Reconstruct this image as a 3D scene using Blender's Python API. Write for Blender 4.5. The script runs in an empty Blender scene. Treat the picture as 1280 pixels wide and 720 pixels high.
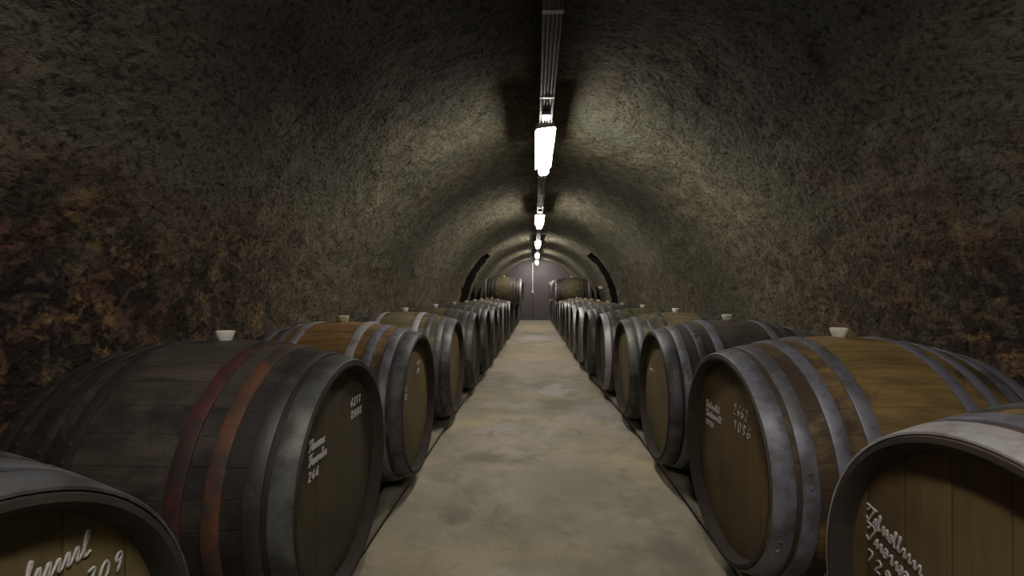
import bpy, bmesh, math, random
from mathutils import Vector, Matrix, noise
PI = math.pi
rnd = random.Random(7)
scene = bpy.context.scene

# ------------------------------------------------------------------ camera, world, exposure
F_PX = 580.0
EYE = 1.17                       # camera height over the floor
cam_data = bpy.data.cameras.new('camera')
cam_data.sensor_width = 36.0
cam_data.lens = 36.0 * F_PX / 1280.0
cam_data.clip_start = 0.02
cam_data.clip_end = 100
cam = bpy.data.objects.new('camera', cam_data)
scene.collection.objects.link(cam)
cam.location = (0, 0, EYE)
yaw = math.atan(28.5 / F_PX)
pitch = math.atan(4.0 / F_PX)
cam.rotation_euler = (PI / 2 + pitch, 0, yaw)
scene.camera = cam

world = bpy.data.worlds.new('cellar_world')
scene.world = world
world.use_nodes = True
world.node_tree.nodes['Background'].inputs[0].default_value = (0.9, 0.85, 0.8, 1)
world.node_tree.nodes['Background'].inputs[1].default_value = 0.0

scene.view_settings.view_transform = 'Standard'
scene.view_settings.look = 'None'
scene.view_settings.gamma = 1.0
scene.view_settings.use_curve_mapping = False
scene.view_settings.exposure = 0.0
scene.cycles.use_denoising = True
scene.cycles.max_bounces = 6
scene.cycles.sample_clamp_indirect = 4.0

LAMP_POWER = 76.0                # emission strength of the lamp covers
LAMP_COLOR = (1.0, 0.94, 0.86)

# ------------------------------------------------------------------ node helpers
class NT:
    def __init__(self, name):
        self.m = bpy.data.materials.new(name)
        self.m.use_nodes = True
        self.t = self.m.node_tree
        self.bsdf = self.t.nodes['Principled BSDF']
        self.tc = self.t.nodes.new('ShaderNodeTexCoord')
    def n(self, kind, **kw):
        nd = self.t.nodes.new('ShaderNode' + kind)
        for k, v in kw.items():
            setattr(nd, k, v)
        return nd
    def link(self, a, b):
        self.t.links.new(a, b)
    def coords(self, scale=(1, 1, 1), loc=(0, 0, 0)):
        mp = self.n('Mapping')
        mp.inputs['Scale'].default_value = scale
        mp.inputs['Location'].default_value = loc
        self.link(self.tc.outputs['Object'], mp.inputs['Vector'])
        return mp.outputs['Vector']
    def noise(self, scale, detail=4, rough=0.55, vec=None, dist=0.0):
        nd = self.n('TexNoise')
        nd.inputs['Scale'].default_value = scale
        nd.inputs['Detail'].default_value = detail
        nd.inputs['Roughness'].default_value = rough
        nd.inputs['Distortion'].default_value = dist
        self.link(vec if vec is not None else self.tc.outputs['Object'], nd.inputs['Vector'])
        return nd.outputs['Fac']
    def ramp(self, fac, stops):
        nd = self.n('ValToRGB')
        cr = nd.color_ramp
        while len(cr.elements) < len(stops):
            cr.elements.new(0.5)
        for e, (p, c) in zip(cr.elements, stops):
            e.position = p
            e.color = (c, c, c, 1) if isinstance(c, (int, float)) else (*c, 1)
        self.link(fac, nd.inputs['Fac'])
        return nd.outputs['Color']
    def mix(self, fac, a, b, mode='MIX'):
        nd = self.n('MixRGB', blend_type=mode)
        for sock, v in ((nd.inputs['Fac'], fac), (nd.inputs['Color1'], a), (nd.inputs['Color2'], b)):
            if isinstance(v, (int, float)):
                sock.default_value = v if sock.name == 'Fac' else (v, v, v, 1)
            elif isinstance(v, tuple):
                sock.default_value = (*v, 1)
            else:
                self.link(v, sock)
        return nd.outputs['Color']
    def math(self, op, a, b=0.0, c=None):
        nd = self.n('Math', operation=op)
        for i, v in enumerate((a, b) if c is None else (a, b, c)):
            if isinstance(v, (int, float)):
                nd.inputs[i].default_value = v
            else:
                self.link(v, nd.inputs[i])
        return nd.outputs[0]
    def sep(self):
        nd = self.n('SeparateXYZ')
        self.link(self.tc.outputs['Object'], nd.inputs[0])
        return nd.outputs
    def bump(self, height, strength=0.5, dist=0.01, normal=None):
        nd = self.n('Bump')
        nd.inputs['Strength'].default_value = strength
        nd.inputs['Distance'].default_value = dist
        self.link(height, nd.inputs['Height'])
        if normal is not None:
            self.link(normal, nd.inputs['Normal'])
        self.link(nd.outputs['Normal'], self.bsdf.inputs['Normal'])
        return nd.outputs['Normal']
    def out(self, color=None, rough=0.7, metal=0.0, spec=0.3):
        for key, v in (('Base Color', color), ('Roughness', rough), ('Metallic', metal), ('Specular IOR Level', spec)):
            if v is None:
                continue
            s = self.bsdf.inputs[key]
            if isinstance(v, tuple):
                s.default_value = (*v, 1)
            elif isinstance(v, (int, float)):
                s.default_value = v
            else:
                self.link(v, s)
        return self.m

def srgb(r, g, b):
    f = lambda c: (c / 255 / 12.92) if c / 255 <= 0.04045 else ((c / 255 + 0.055) / 1.055) ** 2.4
    return (f(r), f(g), f(b))

# ------------------------------------------------------------------ materials
def mat_vault():
    k = NT('tunnel_rock')
    x, y, z = k.sep()
    fine = k.noise(34, 5, 0.65)
    mid = k.noise(9, 5, 0.6)
    big = k.noise(1.3, 4, 0.6, dist=0.4)
    # grey-olive mould over most of the rock
    col = k.mix(k.ramp(mid, [(0.3, 0.0), (0.7, 1.0)]), (0.090, 0.078, 0.052), (0.240, 0.214, 0.150))
    col = k.mix(k.ramp(big, [(0.42, 0.0), (0.66, 1.0)]), col, (0.110, 0.112, 0.078))
    # browner rock lower on the walls
    low = k.math('ADD', z, k.math('MULTIPLY', k.math('SUBTRACT', big, 0.5), 1.6))
    lowm = k.ramp(low, [(0.0, 0.0), (1.0, 1.0)])
    lowf = k.n('MapRange'); k.link(low, lowf.inputs[0])
    lowf.inputs[1].default_value = 2.0; lowf.inputs[2].default_value = 1.2
    red = k.mix(k.ramp(k.noise(4, 4, 0.6), [(0.4, 0.0), (0.62, 1.0)]), (0.066, 0.048, 0.033), (0.098, 0.046, 0.030))
    nearf = k.n('MapRange'); k.link(y, nearf.inputs[0])
    nearf.inputs[1].default_value = 4.5; nearf.inputs[2].default_value = 1.2
    nearf.inputs[3].default_value = 0.25; nearf.inputs[4].default_value = 1.0
    fac = k.math('MULTIPLY', lowf.outputs[0], nearf.outputs[0])
    col = k.mix(fac, col, red)
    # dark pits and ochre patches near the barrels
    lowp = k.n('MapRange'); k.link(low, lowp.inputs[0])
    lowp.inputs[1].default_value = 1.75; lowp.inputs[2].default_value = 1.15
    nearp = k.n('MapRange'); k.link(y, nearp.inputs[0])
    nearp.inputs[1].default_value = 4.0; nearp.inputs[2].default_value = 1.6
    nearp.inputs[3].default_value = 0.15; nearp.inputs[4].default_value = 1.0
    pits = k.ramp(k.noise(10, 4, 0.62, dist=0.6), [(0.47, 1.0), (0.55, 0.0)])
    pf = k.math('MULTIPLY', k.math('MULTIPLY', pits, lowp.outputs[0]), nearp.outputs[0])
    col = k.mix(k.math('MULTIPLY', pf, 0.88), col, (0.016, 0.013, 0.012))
    och = k.ramp(k.noise(9.5, 4, 0.6, vec=k.coords(loc=(5, 3, 2))), [(0.54, 0.0), (0.63, 1.0)])
    lowo = k.n('MapRange'); k.link(low, lowo.inputs[0])
    lowo.inputs[1].default_value = 1.6; lowo.inputs[2].default_value = 1.0
    notpit = k.math('SUBTRACT', 1.0, pits)
    of = k.math('MULTIPLY', k.math('MULTIPLY', k.math('MULTIPLY', och, lowo.outputs[0]), nearp.outputs[0]), notpit)
    col = k.mix(k.math('MULTIPLY', of, 0.75), col, (0.27, 0.18, 0.06))
    # shade painted into the colour over crown and shoulders at the near end, ragged-edged
    near_shade_n = k.noise(0.9, 4, 0.6, vec=k.coords(loc=(2.0, 7.5, 1.0)))
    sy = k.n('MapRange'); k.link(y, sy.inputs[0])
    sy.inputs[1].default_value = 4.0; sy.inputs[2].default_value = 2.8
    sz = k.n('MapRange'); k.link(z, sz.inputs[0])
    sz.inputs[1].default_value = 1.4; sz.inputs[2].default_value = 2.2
    sf = k.math('MULTIPLY', k.math('MULTIPLY', sy.outputs[0], sz.outputs[0]), k.ramp(near_shade_n, [(0.2, 0.6), (0.6, 1.0)]))
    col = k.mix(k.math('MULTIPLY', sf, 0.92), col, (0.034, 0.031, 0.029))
    # small dark holes everywhere
    hol = k.ramp(fine, [(0.36, 0.35), (0.5, 1.0)])
    col = k.mix(1.0, col, hol, 'MULTIPLY')
    hgt = k.math('ADD', k.math('MULTIPLY', fine, 0.45), k.math('MULTIPLY', k.noise(15, 4, 0.6, dist=0.5), 1.0))
    k.bump(hgt, 1.0, 0.045)
    return k.out(col, 0.95, 0, 0.1)

def mat_floor():
    k = NT('worn_concrete')
    col = k.mix(k.ramp(k.noise(1.6, 5, 0.6), [(0.35, 0.0), (0.68, 1.0)]), (0.335, 0.295, 0.225), (0.255, 0.228, 0.165))
    bands = k.noise(1.0, 3, 0.5, vec=k.coords(scale=(0.35, 0.9, 1)))
    col = k.mix(k.ramp(bands, [(0.5, 0.0), (0.62, 1.0)]), col, (0.40, 0.335, 0.205))
    damp = k.noise(1.0, 3, 0.5, vec=k.coords(scale=(0.5, 0.8, 1), loc=(3, 9.3, 0)))
    col = k.mix(k.ramp(damp, [(0.60, 0.0), (0.68, 0.8)]), col, (0.33, 0.30, 0.30))
    st = k.noise(4.2, 5, 0.62, dist=0.8, vec=k.coords(loc=(1.7, 0.6, 0)))
    col = k.mix(k.ramp(st, [(0.54, 0.0), (0.70, 0.65)]), col, (0.135, 0.120, 0.085))
    ol = k.noise(2.3, 5, 0.65, vec=k.coords(loc=(4.1, 8.2, 0)))
    col = k.mix(k.ramp(ol, [(0.48, 0.0), (0.64, 0.55)]), col, (0.175, 0.165, 0.105))
    pl = k.noise(3.1, 4, 0.6, vec=k.coords(loc=(8.4, 1.2, 0)))
    col = k.mix(k.ramp(pl, [(0.54, 0.0), (0.66, 0.5)]), col, (0.42, 0.37, 0.30))
    col = k.mix(k.ramp(k.noise(45, 3, 0.6), [(0.3, 0.22), (0.7, 0.0)]), col, (0.12, 0.11, 0.085))
    # worn patches and spills with their own outlines
    wob = k.noise(5, 4, 0.6)
    px, py, pz = k.sep()
    for sx, sy_, rx, ry, c, amt in ((-0.40, 2.42, 0.09, 0.10, (0.10, 0.09, 0.065), 0.5), (-0.36, 3.25, 0.20, 0.09, (0.12, 0.11, 0.08), 0.5),
                                    (-0.12, 3.2, 0.07, 0.05, (0.12, 0.11, 0.08), 0.5), (0.24, 5.5, 0.17, 0.35, (0.47, 0.44, 0.44), 0.7),
                                    (0.23, 4.9, 0.2, 0.25, (0.16, 0.14, 0.095), 0.5), (0.62, 2.1, 0.13, 0.16, (0.14, 0.11, 0.085), 0.55),
                                    (-0.02, 11.6, 0.45, 0.7, (0.46, 0.42, 0.42), 0.7), (0.0, 9.0, 0.7, 1.2, (0.44, 0.35, 0.19), 0.7),
                                    (0.0, 15.0, 0.7, 1.6, (0.44, 0.35, 0.20), 0.7), (0.0, 7.2, 0.7, 0.5, (0.30, 0.25, 0.22), 0.6),
                                    (0.3, 1.75, 0.4, 0.35, (0.20, 0.185, 0.125), 0.5), (0.15, 2.7, 0.3, 0.4, (0.22, 0.20, 0.13), 0.45)):
        dx = k.math('DIVIDE', k.math('SUBTRACT', px, sx), rx)
        dy = k.math('DIVIDE', k.math('SUBTRACT', py, sy_), ry)
        d = k.math('SQRT', k.math('ADD', k.math('MULTIPLY', dx, dx), k.math('MULTIPLY', dy, dy)))
        d = k.math('ADD', d, k.math('MULTIPLY', k.math('SUBTRACT', wob, 0.5), 2.4))
        col = k.mix(k.ramp(k.math('MULTIPLY', d, 0.5), [(0.3, amt), (0.6, 0.0)]), col, c)
    k.bump(k.noise(20, 5, 0.6), 0.25, 0.006)
    return k.out(col, k.ramp(k.noise(3, 3, 0.5), [(0.3, 0.55), (0.7, 0.8)]), 0, 0.35)

def mat_wood(name, main, dark, stain=0.5, rand=0.0, axis_along=0):
    """Barrel staves: 30 of them round the X axis, each with its own tone; dark seams and dark mould stains."""
    k = NT(name)
    x, y, z = k.sep()
    ang = k.math('ARCTAN2', y, z)
    a = k.math('MULTIPLY', k.math('ADD', ang, PI + rand), 34 / (2 * PI))
    fr = k.math('FRACT', a)
    fl = k.math('FLOOR', a)
    wn = k.n('TexWhiteNoise', noise_dimensions='1D')
    k.link(fl, wn.inputs['W'])
    tone = k.ramp(wn.outputs['Value'], [(0.0, 0.86), (1.0, 1.08)])
    grain = k.noise(14, 5, 0.62, vec=k.coords(scale=(0.35, 2.2, 2.2), loc=(rand * 9, 0, 0)))
    blot = k.noise(4.2, 5, 0.65, vec=k.coords(loc=(rand * 7, rand * 3, 1)), dist=0.5)
    col = k.mix(k.ramp(grain, [(0.35, 0.0), (0.65, 1.0)]), main, tuple(c * 0.5 for c in main))
    # darker where the hoops bleed rust, towards the ends
    ax = k.math('ABSOLUTE', x)
    e = k.n('MapRange'); k.link(ax, e.inputs[0])
    e.inputs[1].default_value = 0.10; e.inputs[2].default_value = 0.42
    e.inputs[3].default_value = -0.12; e.inputs[4].default_value = 0.16
    f = k.math('ADD', k.math('ADD', blot, e.outputs[0]), (stain - 0.5) * 0.35)
    col = k.mix(k.ramp(f, [(0.46, 0.0), (0.62, 1.0)]), col, dark)
    col = k.mix(1.0, col, tone, 'MULTIPLY')
    seam = k.math('PINGPONG', fr, 0.5)
    sm = k.ramp(seam, [(0.0, 0.55), (0.03, 1.0)])
    col = k.mix(1.0, col, sm, 'MULTIPLY')
    hgt = k.math('ADD', k.ramp(seam, [(0.0, 0.5), (0.04, 1.0)]), k.math('ADD', grain, blot))
    k.bump(hgt, 0.45, 0.004)
    return k.out(col, 0.62, 0, 0.3)

def mat_head(name, main, dark, rand=0.0):
    """Barrel head: upright boards."""
    k = NT(name)
    x, y, z = k.sep()
    a = k.math('ADD', k.math('MULTIPLY', y, 9.0), 40.37 + rand)
    fr = k.math('FRACT', a); fl = k.math('FLOOR', a)
    wn = k.n('TexWhiteNoise', noise_dimensions='1D'); k.link(fl, wn.inputs['W'])
    tone = k.ramp(wn.outputs['Value'], [(0.0, 0.78), (1.0, 1.15)])
    grain = k.noise(12, 5, 0.6, vec=k.coords(scale=(1, 3.5, 0.3), loc=(0, rand * 5, rand)))
    blot = k.noise(3.2, 4, 0.6, vec=k.coords(loc=(rand * 3, rand * 7, 4)))
    col = k.mix(k.ramp(grain, [(0.3, 0.0), (0.7, 1.0)]), main, tuple(c * 0.68 for c in main))
    col = k.mix(k.ramp(blot, [(0.45, 0.0), (0.7, 0.85)]), col, dark)
    col = k.mix(1.0, col, tone, 'MULTIPLY')
    seam = k.math('PINGPONG', fr, 0.5)
    col = k.mix(1.0, col, k.ramp(seam, [(0.0, 0.5), (0.03, 1.0)]), 'MULTIPLY')
    k.bump(k.math('ADD', k.ramp(seam, [(0.0, 0.0), (0.04, 1.0)]), k.math('MULTIPLY', grain, 0.35)), 0.4, 0.003)
    return k.out(col, 0.6, 0, 0.3)

def mat_hoop(name, base, spots, amount=0.5, metal=0.25, rough=0.5, rand=0.0):
    k = NT(name)
    n1 = k.noise(9, 5, 0.65, vec=k.coords(loc=(rand, rand * 2, 0)))
    n2 = k.noise(60, 3, 0.6)
    col = k.mix(k.ramp(n1, [(0.62 - 0.3 * amount, 0.0), (0.78 - 0.3 * amount, 1.0)]), base, spots)
    col = k.mix(k.ramp(n2, [(0.35, 0.3), (0.65, 0.0)]), col, tuple(c * 0.5 for c in base))
    k.bump(k.math('ADD', n2, n1), 0.2, 0.003)
    return k.out(col, rough, metal, 0.4)

def mat_plain(name, col, rough=0.6, metal=0.0, vary=0.25, scale=12, spec=0.3, bump=0.0):
    k = NT(name)
    n = k.noise(scale, 4, 0.6)
    c = k.mix(k.ramp(n, [(0.3, 0.0), (0.7, 1.0)]), col, tuple(v * (1 - vary) for v in col))
    if bump:
        k.bump(n, bump, 0.004)
    return k.out(c, rough, metal, spec)

def mat_emit(name, col, strength):
    k = NT(name)
    k.bsdf.inputs['Base Color'].default_value = (0.8, 0.8, 0.8, 1)
    k.bsdf.inputs['Emission Color'].default_value = (*col, 1)
    k.bsdf.inputs['Emission Strength'].default_value = strength
    return k.m

M = {}
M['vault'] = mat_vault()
M['floor'] = mat_floor()
M['end'] = mat_plain('end_wall_plaster', (0.125, 0.108, 0.118), 0.85, 0, 0.2, 3.0, 0.2, 0.3)
M['passage'] = mat_plain('passage_rock', (0.03, 0.025, 0.022), 0.95, 0, 0.4, 8, 0.1, 0.6)
M['rail'] = mat_plain('damp_timber', (0.27, 0.245, 0.185), 0.8, 0, 0.45, 7, 0.2, 0.4)
M['chime'] = mat_plain('blackened_chime', (0.040, 0.032, 0.025), 0.8, 0, 0.4, 14, 0.2, 0.3)
M['bung'] = mat_plain('white_silicone', (0.68, 0.66, 0.56), 0.45, 0, 0.08, 30)
M['bung_pale'] = mat_plain('yellowed_silicone', (0.56, 0.51, 0.33), 0.45, 0, 0.1, 30)
M['chalk'] = mat_plain('chalk', (0.42, 0.40, 0.38), 0.95, 0, 0.35, 120)
M['housing'] = mat_plain('grey_plastic', (0.30, 0.30, 0.30), 0.5, 0, 0.1, 20)
M['trunk'] = mat_plain('galvanised_trunking', (0.095, 0.09, 0.085), 0.6, 0.2, 0.3, 20)
M['cable'] = mat_plain('grey_cable', (0.085, 0.082, 0.078), 0.5, 0, 0.2, 20)
M['steel'] = mat_plain('dull_steel', (0.20, 0.195, 0.19), 0.4, 0.5, 0.2, 30)
M['box'] = mat_plain('white_plastic', (0.62, 0.60, 0.56), 0.5, 0, 0.1, 20)
M['lamp'] = mat_emit('lamp_cover', LAMP_COLOR, LAMP_POWER)

WOOD = {
    'ochre': mat_wood('ochre_oak', (0.245, 0.160, 0.058), (0.055, 0.036, 0.022), 0.52, 0.3),
    'amber': mat_wood('amber_oak', (0.235, 0.130, 0.046), (0.045, 0.030, 0.020), 0.52, 1.1),
    'dark': mat_wood('dark_stained_oak', (0.072, 0.060, 0.046), (0.020, 0.016, 0.015), 0.62, 2.0),
    'olive': mat_wood('olive_brown_oak', (0.150, 0.120, 0.062), (0.040, 0.032, 0.020), 0.55, 0.7),
    'grey': mat_wood('grey_oak', (0.115, 0.098, 0.072), (0.034, 0.030, 0.024), 0.5, 1.7),
    'pale': mat_wood('pale_oak', (0.420, 0.340, 0.225), (0.14, 0.11, 0.07), 0.35, 0.2),
}
HEAD = {
    'olive': mat_head('olive_head_boards', (0.150, 0.118, 0.048), (0.075, 0.050, 0.025), 0.0),
    'brown': mat_head('brown_head_boards', (0.140, 0.094, 0.040), (0.055, 0.034, 0.020), 0.45),
    'dark': mat_head('dark_head_boards', (0.085, 0.068, 0.036), (0.042, 0.032, 0.020), 0.2),
    'pale': mat_head('pale_head_boards', (0.260, 0.205, 0.105), (0.16, 0.12, 0.06), 0.7),
}
HOOP = {
    'lavender': mat_hoop('galvanised_hoop', (0.180, 0.180, 0.220), (0.085, 0.08, 0.08), 0.55),
    'grey': mat_hoop('weathered_grey_hoop', (0.095, 0.096, 0.102), (0.04, 0.036, 0.032), 0.6, rand=2),
    'green': mat_hoop('green_grey_hoop', (0.092, 0.094, 0.083), (0.040, 0.038, 0.031), 0.65, rand=4),
    'black': mat_hoop('blackened_hoop', (0.040, 0.036, 0.034), (0.10, 0.09, 0.075), 0.2, rand=5),
    'red': mat_hoop('red_rusted_hoop', (0.070, 0.019, 0.015), (0.024, 0.015, 0.013), 0.75, 0.0, 0.7, rand=6),
    'orange': mat_hoop('orange_rusted_hoop', (0.105, 0.042, 0.022), (0.035, 0.024, 0.019), 0.65, 0.0, 0.7, rand=7),
    'bright': mat_hoop('bright_galvanised_hoop', (0.340, 0.325, 0.325), (0.17, 0.15, 0.14), 0.3, rand=8),
}

# ------------------------------------------------------------------ mesh helpers
def link_mesh(name, me, material, parent=None, loc=None):
    o = bpy.data.objects.new(name, me)
    scene.collection.objects.link(o)
    if material is not None and not me.materials:
        me.materials.append(material)
    if parent is not None:
        o.parent = parent
    if loc is not None:
        o.location = loc
    return o

def mesh_from(name, verts, faces, smooth=True, sharp_deg=None):
    me = bpy.data.meshes.new(name)
    me.from_pydata([tuple(v) for v in verts], [], faces)
    me.update()
    if smooth:
        me.polygons.foreach_set('use_smooth', [True] * len(me.polygons))
        if sharp_deg is not None:
            me.set_sharp_from_angle(angle=math.radians(sharp_deg))
    return me

def lathe_x(name, prof, seg=72, closed=False, sharp=35, extra=None):
    """Turn (x, r) profile round the X axis. r=0 ends are capped."""
    verts, faces = [], []
    rings = []
    for x, r in prof:
        if r < 1e-6:
            rings.append([len(verts)]); verts.append((x, 0, 0))
        else:
            ring = []
            for i in range(seg):
                a = 2 * PI * i / seg
                ring.append(len(verts)); verts.append((x, r * math.sin(a), r * math.cos(a)))
            rings.append(ring)
    pairs = list(zip(rings[:-1], rings[1:]))
    if closed:
        pairs.append((rings[-1], rings[0]))
    for A, B in pairs:
        for i in range(seg):
            j = (i + 1) % seg
            if len(A) == 1 and len(B) == 1:
                continue
            if len(A) == 1:
                faces.append((A[0], B[j], B[i]))
            elif len(B) == 1:
                faces.append((A[i], A[j], B[0]))
            else:
                faces.append((A[i], A[j], B[j], B[i]))
    if extra:
        for ev, ef in extra:
            b = len(verts)
            verts += ev
            faces += [tuple(b + q for q in f) for f in ef]
    me = mesh_from(name, verts, faces, True, None)
    bm = bmesh.new(); bm.from_mesh(me)
    bmesh.ops.recalc_face_normals(bm, faces=bm.faces)
    bm.to_mesh(me); bm.free()
    me.set_sharp_from_angle(angle=math.radians(sharp))
    return me

def box_bm(bm, x0, x1, y0, y1, z0, z1, bevel=0.0):
    r = bmesh.ops.create_cube(bm, size=1)
    vs = r['verts']
    for v in vs:
        v.co = Vector((x0 + (v.co.x + 0.5) * (x1 - x0), y0 + (v.co.y + 0.5) * (y1 - y0), z0 + (v.co.z + 0.5) * (z1 - z0)))
    if bevel:
        es = list({e for v in vs for e in v.link_edges})
        bmesh.ops.bevel(bm, geom=es, offset=bevel, segments=2, affect='EDGES', profile=0.6)

def bm_obj(name, bm, material, parent=None, loc=None, smooth=False):
    me = bpy.data.meshes.new(name)
    bmesh.ops.recalc_face_normals(bm, faces=bm.faces)
    bm.to_mesh(me); bm.free()
    if smooth:
        me.polygons.foreach_set('use_smooth', [True] * len(me.polygons))
        me.set_sharp_from_angle(angle=math.radians(35))
    return link_mesh(name, me, material, parent, loc)

def box_obj(name, x0, x1, y0, y1, z0, z1, material, parent=None, bevel=0.0):
    bm = bmesh.new(); box_bm(bm, x0, x1, y0, y1, z0, z1, bevel)
    return bm_obj(name, bm, material, parent)

def tube_geo(pts, r, seg=8):
    """Tube along a polyline; returns verts, faces."""
    verts, faces = [], []
    n = len(pts)
    up = Vector((0.31, 0.17, 0.94)).normalized()
    for i, p in enumerate(pts):
        d = (Vector(pts[min(i + 1, n - 1)]) - Vector(pts[max(i - 1, 0)])).normalized()
        a = d.cross(up)
        if a.length < 1e-3:
            a = d.cross(Vector((1, 0, 0)))
        a.normalize(); b = d.cross(a)
        for k in range(seg):
            t = 2 * PI * k / seg
            verts.append(tuple(Vector(p) + (a * math.cos(t) + b * math.sin(t)) * r))
    for i in range(n - 1):
        for k in range(seg):
            l = (k + 1) % seg
            faces.append((i * seg + k, i * seg + l, (i + 1) * seg + l, (i + 1) * seg + k))
    faces.append(tuple(range(seg)))
    faces.append(tuple((n - 1) * seg + k for k in range(seg)))
    return verts, faces

def empty(name, label, cat, loc=(0, 0, 0), rotz=0.0, group=None):
    o = bpy.data.objects.new(name, None)
    o.empty_display_size = 0.1
    scene.collection.objects.link(o)
    o.location = loc; o.rotation_euler = (0, 0, rotz)
    tag(o, label, cat, group)
    return o

def tag(o, label, cat, group=None):
    o['label'] = label; o['category'] = cat
    if group:
        o['group'] = group
    return o

def struct(o):
    o['kind'] = 'structure'
    return o

# ------------------------------------------------------------------ tunnel shell
Z0, Z1 = -5.0, 18.85             # the tunnel runs along +Y
ARC_DROP = 0.48                  # vault: circle, its centre this far below eye level
def arc_r(y):
    t = max(0.0, min(1.0, (y - 7.0) / 3.0))
    return 1.92 - 0.17 * t
PASS_Y = (10.2, 11.2)
PASS_H = 0.84                    # top of the side passages over eye level
def tunnel_cx(y):
    return 0.09

def build_shell():
    ys = []
    y = Z0
    while y < Z1:
        ys.append(y)
        step = 0.05 if y < 0.2 else (0.03 if y < 5 else (0.045 if y < 10 else 0.075))
        y += step
    ys.append(Z1)
    for py in PASS_Y:            # snap one row onto each jamb
        i = min(range(len(ys)), key=lambda q: abs(ys[q] - py)); ys[i] = py
    # profile parameter: from floor left, up the wall, round the arc, down to floor right
    cz = EYE - ARC_DROP
    prof = []
    for i in range(16):
        prof.append(('w', -1, i / 16 * cz))
    NA = 176
    a_pass = math.asin((PASS_H + ARC_DROP) / arc_r(10.8))
    for i in range(NA + 1):
        a = PI - PI * i / NA
        prof.append(('a', a, 0))
    for i in range(15, -1, -1):
        prof.append(('w', 1, i / 16 * cz))
    iL = 16 + min(range(NA // 2), key=lambda q: abs((PI * q / NA) - a_pass))
    iR = len(prof) - 1 - iL
    grid = []
    for y in ys:
        cx = tunnel_cx(y); ARC_R = arc_r(y)
        row = []
        for kind, a, h in prof:
            if kind == 'w':
                p = Vector((cx + a * ARC_R, y, h)); nrm = Vector((a, 0, 0))
            else:
                p = Vector((cx + ARC_R * math.cos(a), y, cz + ARC_R * math.sin(a))); nrm = Vector((math.cos(a), 0, math.sin(a)))
            n1 = noise.fractal(p * 1.1 + Vector((3, 1, 7)), 1.0, 2.0, 2)
            n2 = noise.fractal(p * 6.0, 0.8, 2.0, 3)
            n3 = noise.noise(p * 17.0 + Vector((9, 2, 5)))
            lowk = max(0.0, min(1.0, (1.7 - p.z) / 0.9))
            d = 0.035 * n1 + 0.017 * (1 + lowk) * n2 + 0.008 * n3 * (1 + lowk)
            if p.z < EYE + 0.2:
                d = max(d, -0.01)
            row.append(p + nrm * d)
        grid.append(row)
    W = len(prof)
    i25 = 16 + int(NA * 0.20)
    spans = {'wall_left': (0, i25), 'ceiling': (i25, W - 1 - i25), 'wall_right': (W - 1 - i25, W - 1)}
    def in_pass(yy):
        return PASS_Y[0] - 1e-4 <= yy < PASS_Y[1] - 1e-4
    for name, (a, b) in spans.items():
        verts, faces = [], []
        w = b - a + 1
        for row in grid:
            verts += row[a:b + 1]
        for r in range(len(ys) - 1):
            for c in range(b - a):
                ci = c + a
                if in_pass(ys[r]) and (ci < iL or ci >= iR):
                    continue
                faces.append((r * w + c, r * w + c + 1, (r + 1) * w + c + 1, (r + 1) * w + c))
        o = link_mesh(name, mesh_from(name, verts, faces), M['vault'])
        struct(o)
    # side passages opening off both walls
    ra = ys.index(PASS_Y[0]); rb = ys.index(PASS_Y[1])
    for side, name in ((-1, 'wall_passage_left'), (1, 'wall_passage_right')):
        verts, faces = [], []
        X = side * 4.4
        idx = list(range(0, iL + 1)) if side < 0 else list(range(iR, W))
        for r in (ra, rb):
            b = len(verts)
            for i in idx:
                p = grid[r][i]
                verts += [p, Vector((X, p.y, p.z))]
            for q in range(len(idx) - 1):
                faces.append((b + 2 * q, b + 2 * q + 1, b + 2 * q + 3, b + 2 * q + 2))
        top = iL if side < 0 else iR
        b = len(verts)
        for r in range(ra, rb + 1):
            p = grid[r][top]
            verts += [p, Vector((X, p.y, p.z))]
        for q in range(rb - ra):
            faces.append((b + 2 * q, b + 2 * q + 1, b + 2 * q + 3, b + 2 * q + 2))
        b = len(verts)
        y0, y1 = PASS_Y
        h = grid[ra][top].z + 0.3
        verts += [Vector((X, y0, -0.01)), Vector((X, y1, -0.01)), Vector((X, y1, h)), Vector((X, y0, h))]
        faces.append((b, b + 1, b + 2, b + 3))
        struct(link_mesh(name, mesh_from(name, verts, faces, False), M['passage']))
    # floor
    verts, faces = [], []
    nx, ny = 60, 160
    for j in range(ny + 1):
        for i in range(nx + 1):
            xx = -4.4 + 8.8 * i / nx; yy = Z0 + (Z1 - Z0) * j / ny
            verts.append((xx, yy, 0.004 * noise.noise(Vector((xx * 1.2, yy * 1.2, 0)))))
    for j in range(ny):
        for i in range(nx):
            a = j * (nx + 1) + i
            faces.append((a, a + 1, a + nx + 2, a + nx + 1))
    struct(link_mesh('floor', mesh_from('floor', verts, faces), M['floor']))
    # far end wall with a thin arched rim where the vault meets it; wall behind the camera
    struct(box_obj('wall_far', -2.2, 2.4, Z1 - 0.01, Z1 + 0.2, 0, 2.8, M['end']))
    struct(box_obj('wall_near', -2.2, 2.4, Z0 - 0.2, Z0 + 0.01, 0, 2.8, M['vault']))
build_shell()

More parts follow.
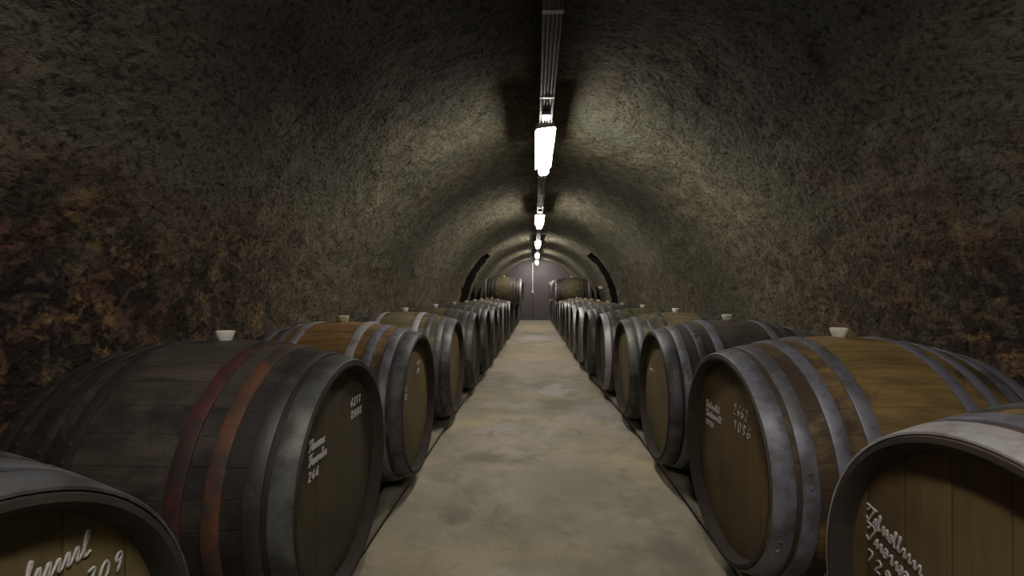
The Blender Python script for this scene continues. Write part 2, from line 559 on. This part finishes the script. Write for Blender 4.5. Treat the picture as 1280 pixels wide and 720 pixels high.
# ------------------------------------------------------------------ lamps
LX = 0.075
LAMP_Z = EYE + 1.13
LAMP_YS = [-3.5, 0.1, 3.75, 7.42, 11.05, 14.7, 17.95]  # first lamp is unseen, added behind the camera to light the foreground
def make_lamp():
    t = empty('tube_light', 'lamp', 'ceiling light')
    L = 1.04
    # cover: trapezoid section with rounded bottom, rounded ends
    def loft(sec, ys_scale, close=True):
        verts, faces = [], []
        for yy, s, dz in ys_scale:
            for x, z in sec:
                verts.append((x * s, yy, z * (0.6 + 0.4 * s) + dz))
        m = len(sec)
        for r in range(len(ys_scale) - 1):
            for c in range(m):
                d = (c + 1) % m
                faces.append((r * m + c, r * m + d, (r + 1) * m + d, (r + 1) * m + c))
        faces.append(tuple(range(m))); faces.append(tuple((len(ys_scale) - 1) * m + c for c in range(m)))
        bm = bmesh.new(); me = mesh_from('x', verts, faces); bm.from_mesh(me)
        return bm
    h = L / 2
    sec = [(-0.046, 0.004), (-0.046, -0.048), (-0.040, -0.062), (-0.024, -0.069), (0.024, -0.069), (0.040, -0.062), (0.046, -0.048), (0.046, 0.004)]
    bm_obj('lamp_cover', loft(sec, [(-h, 0.86, 0), (-h + 0.02, 0.97, 0), (-h + 0.05, 1, 0), (h - 0.05, 1, 0), (h - 0.02, 0.97, 0), (h, 0.86, 0)]), M['lamp'], t, smooth=True)
    sec2 = [(-0.074, -0.004), (-0.068, 0.022), (-0.05, 0.05), (0.05, 0.05), (0.068, 0.022), (0.074, -0.004), (0.071, -0.004), (0.066, 0.004), (-0.066, 0.004), (-0.071, -0.004)]
    bm_obj('housing', loft(sec2, [(-h - 0.012, 0.95, 0.001), (-h + 0.01, 1, 0.001), (h - 0.01, 1, 0.001), (h + 0.012, 0.95, 0.001)]), M['housing'], t, smooth=True)
    for yy in (-0.42, -0.14, 0.14, 0.42):
        for s in (-1, 1):
            bm = bmesh.new()
            box_bm(bm, s * 0.072 - 0.004, s * 0.072 + 0.004, yy - 0.014, yy + 0.014, -0.010, 0.026, 0.002)
            bm_obj('clip', bm, M['steel'], t)
    return t
def copy_tree(o, parent=None):
    c = o.copy(); scene.collection.objects.link(c)
    if parent is not None:
        c.parent = parent
    for ch in o.children:
        copy_tree(ch, c)
    return c
lamp0 = make_lamp()
LAMP_LABELS = ['tube light on the vault well behind the camera', 'tube light on the vault right over the camera',
               'nearest visible tube light, largest and brightest under the vault', 'second tube light in view, just short of halfway down the cellar',
               'third tube light in view, level with the dark side openings', 'fourth tube light in view, over the two-tier barrels',
               'farthest tube light, tight against the grey end wall']
for i, y in enumerate(LAMP_YS):
    o = lamp0 if i == 0 else copy_tree(lamp0)
    o.location = (LX, y, LAMP_Z)
    tag(o, LAMP_LABELS[i], 'ceiling light', 'tube lights along the vault crown')
    if i == 2:
        o.rotation_euler = (0, math.radians(-7), 0)

# cable trunking between the lamps
def make_trunk(y0, y1, label):
    t = empty('cable_trunking', label, 'cable trunking', (LX, (y0 + y1) / 2, LAMP_Z + 0.03), 0, 'trunking runs between the tube lights')
    h = (y1 - y0) / 2
    bm = bmesh.new()
    box_bm(bm, -0.042, 0.042, -h, h, 0.018, 0.034)
    box_bm(bm, -0.042, -0.036, -h, h, 0.0, 0.018)
    box_bm(bm, 0.036, 0.042, -h, h, 0.0, 0.018)
    bm_obj('channel', bm, M['trunk'], t)
    for cx, r in ((-0.018, 0.009), (0.002, 0.007), (0.021, 0.009)):
        v, f = tube_geo([(cx, -h, 0.010), (cx, -h / 2, 0.009), (cx, 0, 0.010), (cx, h / 2, 0.009), (cx, h, 0.010)], r, 8)
        link_mesh('cable', mesh_from('cable', v, f, True, 50), M['cable'], t)
    n = max(2, int((y1 - y0) / 0.8))
    for q in range(n):
        yy = -h + (q + 0.5) * 2 * h / n
        bm = bmesh.new(); box_bm(bm, -0.045, 0.045, yy - 0.012, yy + 0.012, -0.003, 0.002, 0.001)
        bm_obj('strap', bm, M['steel'], t)
    # junction gland just before the next lamp
    bm = bmesh.new(); box_bm(bm, -0.03, 0.03, h - 0.22, h - 0.12, -0.022, 0.0, 0.004)
    bm_obj('junction_box', bm, M['steel'], t)
    # hangers up into the rock
    for yy in (-h * 0.7, 0, h * 0.7):
        v, f = tube_geo([(0, yy, 0.03), (0, yy, 0.16)], 0.005, 6)
        link_mesh('hanger', mesh_from('hanger', v, f, True, 50), M['steel'], t)
names = ['over the camera', 'running up to the nearest visible tube light', 'between the first and second visible tube lights',
         'between the second and third visible tube lights', 'between the third and fourth visible tube lights', 'between the fourth and last tube lights']
for i in range(6):
    make_trunk(LAMP_YS[i] + 0.54, LAMP_YS[i + 1] - 0.54, 'grey cable trunking with cables ' + names[i])

# drop conduit on the end wall
t = empty('wall_conduit', 'pale vertical conduit with a switch box, down the middle of the end wall', 'conduit', (-0.085, Z1 - 0.03, 0))
v, f = tube_geo([(0, 0, 0.0), (0, 0, 1.1)], 0.016, 10); link_mesh('lower_pipe', mesh_from('lower_pipe', v, f, True, 50), M['cable'], t)
v, f = tube_geo([(0, 0, 1.2), (0, 0, 1.75), (0.0, 0, 2.32)], 0.022, 10); link_mesh('upper_pipe', mesh_from('upper_pipe', v, f, True, 50), M['box'], t)  # upper half's lamp light put into the colour: white pipe over a grey one
bm = bmesh.new(); box_bm(bm, -0.045, 0.045, -0.03, 0.02, 1.10, 1.20, 0.006); bm_obj('switch_box', bm, M['box'], t)
for hh in (1.42, 1.8, 0.6):
    bm = bmesh.new(); box_bm(bm, -0.03, 0.03, -0.02, 0.02, hh - 0.012, hh + 0.012, 0.003); bm_obj('pipe_clip', bm, M['steel'], t)

t = empty('junction_box', 'small white junction box on the right wall past the dark opening', 'junction box', (1.70, 12.2, EYE + 0.10), 0)
bm = bmesh.new(); box_bm(bm, -0.02, 0.06, -0.04, 0.04, -0.035, 0.035, 0.006); bm_obj('case', bm, M['box'], t)
bm = bmesh.new(); box_bm(bm, -0.030, -0.018, -0.035, 0.035, -0.03, 0.03, 0.004); bm_obj('cover', bm, M['box'], t)
v, f = tube_geo([(0.02, 0, 0.03), (-0.02, 0, 0.2), (-0.10, 0, 0.4)], 0.006, 8); link_mesh('cable', mesh_from('cable', v, f, True, 50), M['cable'], t)

# ------------------------------------------------------------------ barrels
HALF, R_HEAD, R_BILGE = 0.474, 0.398, 0.48
RECESS = 0.050
def body_r(x, rh, rb, half):
    t = abs(x) / half
    return rb - (rb - rh) * (t ** 1.9)

def barrel_meshes(key, half, rh, rb, seg=84):
    prof = []
    n = 28
    ri = rh - 0.026
    prof.append((-half + RECESS + 0.004, 0.0))
    prof.append((-half + RECESS + 0.004, ri - 0.006))
    prof += [(-half + RECESS, ri - 0.002), (-half + 0.012, ri + 0.002), (-half, ri + 0.012)]
    for i in range(n + 1):
        x = -half + 2 * half * i / n
        prof.append((x, body_r(x, rh, rb, half) - (0.003 if i in (0, n) else 0)))
    prof += [(half, ri + 0.012), (half - 0.012, ri + 0.002), (half - RECESS, ri - 0.002)]
    prof.append((half - RECESS - 0.004, ri - 0.006))
    prof.append((half - RECESS - 0.004, 0.0))
    body = lathe_x('body_' + key, prof, seg)
    for p in body.polygons:                  # inside of the chime: darker colour
        c = p.center
        if abs(c.x) > half - RECESS - 0.01 and math.hypot(c.y, c.z) < rh - 0.006:
            p.material_index = 1
    hp = [(-0.010, 0.0), (-0.010, ri + 0.003), (0.002, ri + 0.003), (0.006, ri - 0.012), (0.006, 0.0)]
    head = lathe_x('head_' + key, hp, seg)
    return body, head

def hoop_mesh(key, xc, w, half, rh, rb, seg=84, rivets=True):
    """Steel band hugging the staves, its edges slightly rolled, with two rivets."""
    off = 0.0035; th = 0.0035
    xs = [xc - w / 2, xc - w / 2 + 0.004, xc, xc + w / 2 - 0.004, xc + w / 2]
    outer = [(x, body_r(min(max(x, -half), half), rh, rb, half) + off + (th * (0.55 if i in (0, 4) else 1.0))) for i, x in enumerate(xs)]
    inner = [(x, body_r(min(max(x, -half), half), rh, rb, half) + 0.0005) for x in reversed(xs)]
    prof = outer + inner
    extra = []
    if rivets:
        for da in (0.0, 0.10):
            a = 0.5 + da + 3 * xc
            r = body_r(xc, rh, rb, half) + off + th
            n = Vector((0, math.sin(a), math.cos(a))); tx = Vector((1, 0, 0)); ty = n.cross(tx)
            ev = []; ef = []
            base = n * r + Vector((xc, 0, 0))
            for ring, (rr, hh) in enumerate(((0.009, -0.001), (0.008, 0.003), (0.004, 0.005))):
                for q in range(8):
                    t = 2 * PI * q / 8
                    ev.append(tuple(base + (tx * math.cos(t) + ty * math.sin(t)) * rr + n * hh))
            for ring in range(2):
                for q in range(8):
                    p = (q + 1) % 8
                    ef.append((ring * 8 + q, ring * 8 + p, ring * 8 + 8 + p, ring * 8 + 8 + q))
            ef.append(tuple(16 + q for q in range(8)))
            extra.append((ev, ef))
    return lathe_x('hoop_' + key, prof, seg, closed=True, extra=extra)

def bung_mesh(rb):
    prof = [(-0.02, 0.0), (-0.02, 0.020), (0.004, 0.023), (0.008, 0.026), (0.030, 0.032), (0.034, 0.031), (0.032, 0.025), (0.029, 0.0)]
    me = lathe_x('bung', prof, 24)
    me.transform(Matrix.Rotation(-PI / 2, 4, 'Y'))     # axis X -> +Z
    me.transform(Matrix.Translation((0, 0, rb)))
    return me

# hoop centre distance from the barrel end, and width
HOOPS = [(0.036, 0.064), (0.108, 0.046), (0.208, 0.044), (0.305, 0.046)]
body_me, head_me = barrel_meshes('puncheon', HALF, R_HEAD, R_BILGE)
hoop_mes = {}
for s in (1, -1):
    for i, (d, w) in enumerate(HOOPS):
        hoop_mes[(s, i)] = hoop_mesh('%d' % i, s * (HALF - d), w, HALF, R_HEAD, R_BILGE)
bung_me = bung_mesh(R_BILGE)
# slimmer barrels of the upper tier
SH, SR, SB = 0.465, 0.290, 0.355
body_s, head_s = barrel_meshes('barrique', SH, SR, SB, 64)
hoops_s = {}
for s in (1, -1):
    for i, (d, w) in enumerate([(0.030, 0.050), (0.100, 0.038), (0.185, 0.038), (0.280, 0.038)]):
        hoops_s[(s, i)] = hoop_mesh('s%d' % i, s * (SH - d), w, SH, SR, SB, 64)
bung_s = bung_mesh(SB)

mat_cache = {}
def with_mat(me, m):
    key = (me.name, m.name)
    if key not in mat_cache:
        c = me.copy(); c.materials.append(m)
        if me.name.startswith('body'):
            c.materials.append(M['chime'])
        mat_cache[key] = c
    return mat_cache[key]

# chalk handwriting: illegible cursive lines
def scribble(w, h, seed, caps=True):
    r = random.Random(seed)
    strokes = []
    x = 0.0
    if caps:                                # a tall looped capital
        strokes.append([(x + 0.002, h * 0.75), (x + h * 0.35, h * 1.15), (x + h * 0.65, h * 1.0), (x + h * 0.4, h * 0.4), (x + h * 0.25, -0.02 * h), (x, h * 0.15)])
        strokes.append([(x - 0.1 * h, h * 1.1), (x + h * 0.9, h * 1.2)])
        x += h * 0.75
    line = [(x, 0.1 * h)]
    while x < w:
        s = h * r.uniform(0.32, 0.5)
        k = r.random()
        if k < 0.55:
            line += [(x + s * 0.4, h * r.uniform(0.5, 0.65)), (x + s * 0.6, h * 0.45), (x + s * 0.65, h * 0.02), (x + s, h * 0.12)]
        elif k < 0.8:
            line += [(x + s * 0.5, h * 0.9), (x + s * 0.3, h * 1.15), (x + s * 0.2, h * 0.7), (x + s * 0.4, 0.0), (x + s, h * 0.15)]
        else:
            line += [(x + s * 0.3, h * 0.55), (x + s * 0.75, h * 0.5), (x + s * 0.7, h * 0.05), (x + s * 0.3, 0.0), (x + s * 0.25, h * 0.3), (x + s, h * 0.3)]
        x += s
    strokes.append(line)
    return strokes
def digits(w, h, seed, n):
    r = random.Random(seed)
    out = []
    pitch = w / n
    for i in range(n):
        x = i * pitch; s = min(pitch * 0.62, h * 0.6)
        k = r.choice('0126789')
        g = {'0': [(0.5, 1), (0.1, 0.7), (0.1, 0.25), (0.5, 0), (0.9, 0.3), (0.9, 0.75), (0.5, 1)],
             '1': [(0.2, 0.7), (0.55, 1), (0.5, 0)], '2': [(0.1, 0.8), (0.5, 1), (0.9, 0.75), (0.1, 0.0), (1, 0.03)],
             '6': [(0.8, 1), (0.25, 0.6), (0.1, 0.2), (0.5, 0), (0.9, 0.25), (0.5, 0.5), (0.15, 0.3)],
             '7': [(0.1, 0.95), (0.9, 1), (0.4, 0)], '8': [(0.5, 0.5), (0.15, 0.75), (0.5, 1), (0.85, 0.75), (0.15, 0.25), (0.5, 0), (0.85, 0.25), (0.5, 0.5)],
             '9': [(0.85, 0.7), (0.45, 0.5), (0.15, 0.75), (0.5, 1), (0.85, 0.75), (0.6, 0)]}[k]
        out.append([(x + a * s, b * h) for a, b in g])
    return out
def smooth_line(pts, sub=3):
    if len(pts) < 3:
        return pts
    out = []
    P = [pts[0]] + list(pts) + [pts[-1]]
    for i in range(1, len(P) - 2):
        for q in range(sub):
            t = q / sub
            o = []
            for a in (0, 1):
                p0, p1, p2, p3 = P[i - 1][a], P[i][a], P[i + 1][a], P[i + 2][a]
                o.append(0.5 * (2 * p1 + (p2 - p0) * t + (2 * p0 - 5 * p1 + 4 * p2 - p3) * t * t + (3 * p1 - p0 - 3 * p2 + p3) * t ** 3))
            out.append(tuple(o))
    out.append(pts[-1])
    return out
def chalk(head, groups, slope=0.0):
    """groups: (y, z, [line specs]) on the outer face of the head (+X), y to the reader's right."""
    for gi, (gy, gz, lines) in enumerate(groups):
        verts, faces = [], []
        zz = gz
        for kind, w, h, seed in lines:
            st = scribble(w, h, seed) if kind == 's' else digits(w, h, seed, max(2, int(w / h / 0.8)))
            for s in st:
                s = smooth_line(s)
                pts = [(0.0072, gy + a + (b * 0.2), zz + b + slope * a) for a, b in s]
                v, f = tube_geo(pts, 0.0026, 5)
                base = len(verts); verts += v; faces += [tuple(base + q for q in ff) for ff in f]
            zz -= h * 1.55
        o = link_mesh('chalk_writing', mesh_from('chalk_writing', verts, faces), M['chalk'], head)
        o['label'] = 'handwriting in white chalk'

def make_barrel(x_face, y, side, wood, head, hoops, label, group, small=False, zc=None, chalks=None, bung='bung', turn=0.0, back=None, tilt=0.0, slope=0.0):
    """x_face: |x| of the aisle-side end. side +1 = right row (its face looks to -X)."""
    half, rh, rb = (SH, SR, SB) if small else (HALF, R_HEAD, R_BILGE)
    if zc is None:
        zc = EYE - 0.662
    xc = side * (x_face + half)
    t = empty('wine_barrel', label, 'barrel', (xc, y, zc - rb), (PI if side > 0 else 0.0) + tilt, group)
    L = (0, 0, rb)
    b = link_mesh('body', with_mat(body_s if small else body_me, WOOD[wood]), None, t, L)
    b.rotation_euler = (turn, 0, 0)
    for s in (1, -1):
        h = link_mesh('head', with_mat(head_s if small else head_me, HEAD[head]), None, t, (s * (half - RECESS), 0, rb))
        h.rotation_euler = (0, 0, 0 if s > 0 else PI)
        if s > 0 and chalks:
            chalk(h, chalks, slope)
    hm = hoops_s if small else hoop_mes
    for s in (1, -1):
        for i in range(4):
            kind = hoops[i] if (s > 0 or back is None) else back[i]
            o = link_mesh('hoop', with_mat(hm[(s, i)], HOOP[kind]), None, t, L)
            o.rotation_euler = (turn + 0.35 * i, 0, 0)
            if len(set(hoops)) > 1 and kind in ('red', 'orange', 'lavender', 'bright'):
                o['label'] = {'red': 'red rusted hoop', 'orange': 'orange rusted hoop', 'lavender': 'pale galvanised hoop', 'bright': 'bright galvanised hoop'}[kind]
    link_mesh('bung', with_mat(bung_s if small else bung_me, M[bung]), None, t, L)
    return t

def xr(y):
    return interp(y, [(-9, 0.748), (4.2, 0.748), (6.5, 0.67), (8, 0.64), (12, 0.62), (18, 0.57)])
def xl(y):
    return interp(y, [(-9, 0.679), (4.2, 0.679), (7, 0.62), (10, 0.60), (15, 0.55), (18, 0.52)])
def interp(y, pts):
    for (a, va), (b, vb) in zip(pts[:-1], pts[1:]):
        if y <= b:
            return va + (vb - va) * (y - a) / (b - a)
    return pts[-1][1]

G2 = ('grey',) * 4
right = [
    # y, wood, head, hoops, label, extras
    (0.837, 'ochre', 'brown', ('bright', 'lavender', 'grey', 'grey'), 'nearest barrel of the right row, bright front hoop and scrawled chalk on its brown head',
     dict(slope=-0.3, chalks=[(-0.315, 0.125, [('s', 0.15, 0.030, 3), ('s', 0.19, 0.034, 4), ('d', 0.08, 0.028, 5)])])),
    (1.930, 'ochre', 'brown', ('lavender',) * 4, 'ochre oak barrel with pale hoops and two chalk notes, second on the right',
     dict(chalks=[(-0.26, 0.135, [('s', 0.15, 0.026, 13), ('s', 0.17, 0.026, 14), ('d', 0.09, 0.022, 15)]), (0.03, 0.175, [('d', 0.13, 0.040, 16), ('d', 0.15, 0.040, 18)])])),
    (3.017, 'dark', 'olive', ('grey', 'lavender', 'grey', 'lavender'), 'dark barrel with olive head behind the ochre barrel, third on the right', dict(chalks=[(-0.24, 0.12, [('s', 0.09, 0.028, 23), ('d', 0.06, 0.026, 24)])], )),
    (4.095, 'olive', 'olive', ('green', 'grey', 'green', 'green'), 'fourth barrel on the right, yellowish olive head inside greenish grey hoops', {}),
    (5.180, 'olive', 'dark', ('bright', 'green', 'green', 'green'), 'fifth barrel on the right, with one bright front hoop round a dim head', {}),
    (6.200, 'dark', 'dark', ('grey', 'green', 'grey', 'grey'), 'sixth barrel on the right, dark all over with dull hoops', {}),
    (7.175, 'grey', 'pale', ('bright', 'grey', 'grey', 'grey'), 'seventh barrel on the right, slim pale head edge beside a pinkish grey top', {}),
]
left = [
    (0.497, 'dark', 'olive', ('grey', 'grey', 'black', 'black'), 'nearest barrel of the left row, with chalk on its deeply shaded head',
     dict(chalks=[(0.05, 0.235, [('s', 0.17, 0.034, 33)]), (0.16, 0.175, [('d', 0.13, 0.032, 34)])])),
    (1.677, 'dark', 'dark', ('green', 'black', 'orange', 'red'), 'dark barrel with red rusted hoops and two chalk notes, second on the left',
     dict(back=('black',) * 4, chalks=[(0.115, 0.205, [('d', 0.11, 0.032, 41), ('d', 0.12, 0.032, 42)]), (-0.235, 0.145, [('s', 0.11, 0.030, 43), ('s', 0.13, 0.030, 44), ('d', 0.08, 0.028, 45)])])),
    (2.750, 'amber', 'olive', ('grey', 'lavender', 'lavender', 'bright'), 'third barrel on the left, orange-brown staves between lavender hoops',
     dict(bung='bung_pale', chalks=[(0.06, 0.20, [('d', 0.08, 0.028, 51), ('d', 0.08, 0.028, 52)]), (-0.27, 0.10, [('d', 0.11, 0.030, 53), ('d', 0.11, 0.030, 54), ('d', 0.05, 0.03, 55)])])),
    (4.067, 'olive', 'olive', ('grey', 'grey', 'green', 'bright'), 'fourth barrel on the left, olive staves and a pale inner hoop', dict(bung='bung_pale', chalks=[(-0.2, 0.12, [('d', 0.07, 0.028, 61)])])),
    (5.250, 'olive', 'olive', ('green', 'grey', 'grey', 'green'), 'fifth barrel on the left, green-grey front hoop round an olive head', {}),
    (6.330, 'dark', 'dark', ('green', 'green', 'grey', 'grey'), 'sixth barrel on the left, dark greenish hoops and dim head', {}),
    (7.340, 'dark', 'olive', ('grey',) * 4, 'seventh barrel on the left, grey hoops over dark staves', {}),
]
ORD = ['eighth', 'ninth', 'tenth', 'eleventh', 'twelfth', 'thirteenth', 'fourteenth', 'fifteenth', 'sixteenth', 'seventeenth', 'eighteenth']
def fill(rows, y, side, seed):
    r = random.Random(seed)
    k = 0
    while y < 18.2:
        wood, wl = r.choice([('olive', 'olive'), ('pale', 'pale'), ('pale', 'pale')])
        head, hl = r.choice([('pale', 'pale'), ('olive', 'olive'), ('pale', 'pale')])
        hoop, ol = r.choice([('grey', 'grey'), ('bright', 'bright'), ('bright', 'bright')])
        rows.append((y, wood, head, (hoop, 'grey', 'grey', hoop),
                     '%s barrel from the front in the %s row, %s staves and %s head' % (ORD[k], side, wl, hl), {}))
        y += 0.995; k += 1
fill(right, 8.155, 'right', 3)
fill(left, 8.34, 'left', 4)
for side, rows, fx in ((1, right, xr), (-1, left, xl)):
    g = 'barrels of the %s row on the floor rails' % ('right' if side > 0 else 'left')
    for i, (y, wood, head, hoops, label, ex) in enumerate(rows):
        r = random.Random(i * 7 + side)
        make_barrel(fx(y), y, side, wood, head, hoops, label, g, turn=r.uniform(-0.2, 0.2), tilt=r.uniform(-0.012, 0.012), **ex)

# upper tier at the far end: slim barrels nested between the lower ones
def tier(side, rows, y_first, x_of, n, words):
    ys = [q[0] for q in rows]
    mids = [(a + b) / 2 for a, b in zip(ys[:-1], ys[1:]) if (a + b) / 2 > y_first]
    for k, y in enumerate(mids[:n]):
        ys_gap = 0.995 / 2
        rise = math.sqrt((SB + R_BILGE + 0.004) ** 2 - ys_gap ** 2)
        make_barrel(x_of(y), y, side, 'olive' if k % 2 == 0 else 'grey', 'olive', ('bright', 'grey', 'grey', 'grey'),
                    'upper-tier barrel %s on the %s' % (words[k], 'right' if side > 0 else 'left'), 'upper tier barrels at the far end', small=True, zc=EYE - 0.662 + rise)
W = ['nearest to the camera, with a fully lit top', 'second from its front', 'third from its front', 'fourth from its front', 'fifth from its front', 'against the end wall']
tier(1, right, 12.4, lambda y: interp(y, [(12, 0.53), (18, 0.50)]), 5, W)
tier(-1, left, 11.7, lambda y: interp(y, [(12, 0.33), (18, 0.42)]), 6, W)

# ------------------------------------------------------------------ rails and wedges under the barrels
def rail(side, fx, off, w, label, rows, name='barrel_rail'):
    thick = max(body_r(HALF - off - q, R_HEAD, R_BILGE, HALF) for q in (0.0, w))
    top = EYE - 0.662 - thick - 0.0095       # clears the hoops
    t = empty(name, label, 'rail', (0, 0, 0), 0, 'timber rails under the barrels')
    ypts = [-2.0, 0, 2, 4.2, 5.4, 6.5, 7.2, 8, 10, 12, 14, 16, 18.7]
    verts, faces = [], []
    for yy in ypts:
        a = side * (fx(yy) + off); b = side * (fx(yy) + off + w)
        verts += [(a, yy, top - 0.028), (b, yy, top - 0.028), (b, yy, top), (a, yy, top)]
    for i in range(len(ypts) - 1):
        for k in range(4):
            l = (k + 1) % 4
            faces.append((i * 4 + k, i * 4 + l, i * 4 + 4 + l, i * 4 + 4 + k))
    faces.append((0, 1, 2, 3)); faces.append(tuple(len(verts) - 4 + q for q in range(4)))
    bm = bmesh.new(); me = mesh_from('x', verts, faces, False); bm.from_mesh(me)
    long_e = [e for e in bm.edges if abs((e.verts[0].co - e.verts[1].co).y) > 0.1]
    bmesh.ops.bevel(bm, geom=long_e, offset=0.006, segments=2, affect='EDGES')
    bm_obj('beam', bm, M['rail'], t)
    yy = -1.5
    while yy < 18.5:
        c = side * (fx(yy) + off + w / 2)
        box_obj('spacer_block', c - w * 0.25, c + w * 0.25, yy - 0.06, yy + 0.06, -0.003, top - 0.028, M['rail'], t)
        yy += 2.0
    return top
def pos_word(side): return 'right' if side > 0 else 'left'
for side, fx, rows in ((1, xr, right), (-1, xl, left)):
    rail(side, fx, 0.07, 0.11, 'low damp timber rail along the aisle edge of the %s barrel row' % pos_word(side), rows)
    rail(side, fx, 0.77, 0.11, 'low timber rail under the wall ends of the %s barrel row' % pos_word(side), rows)
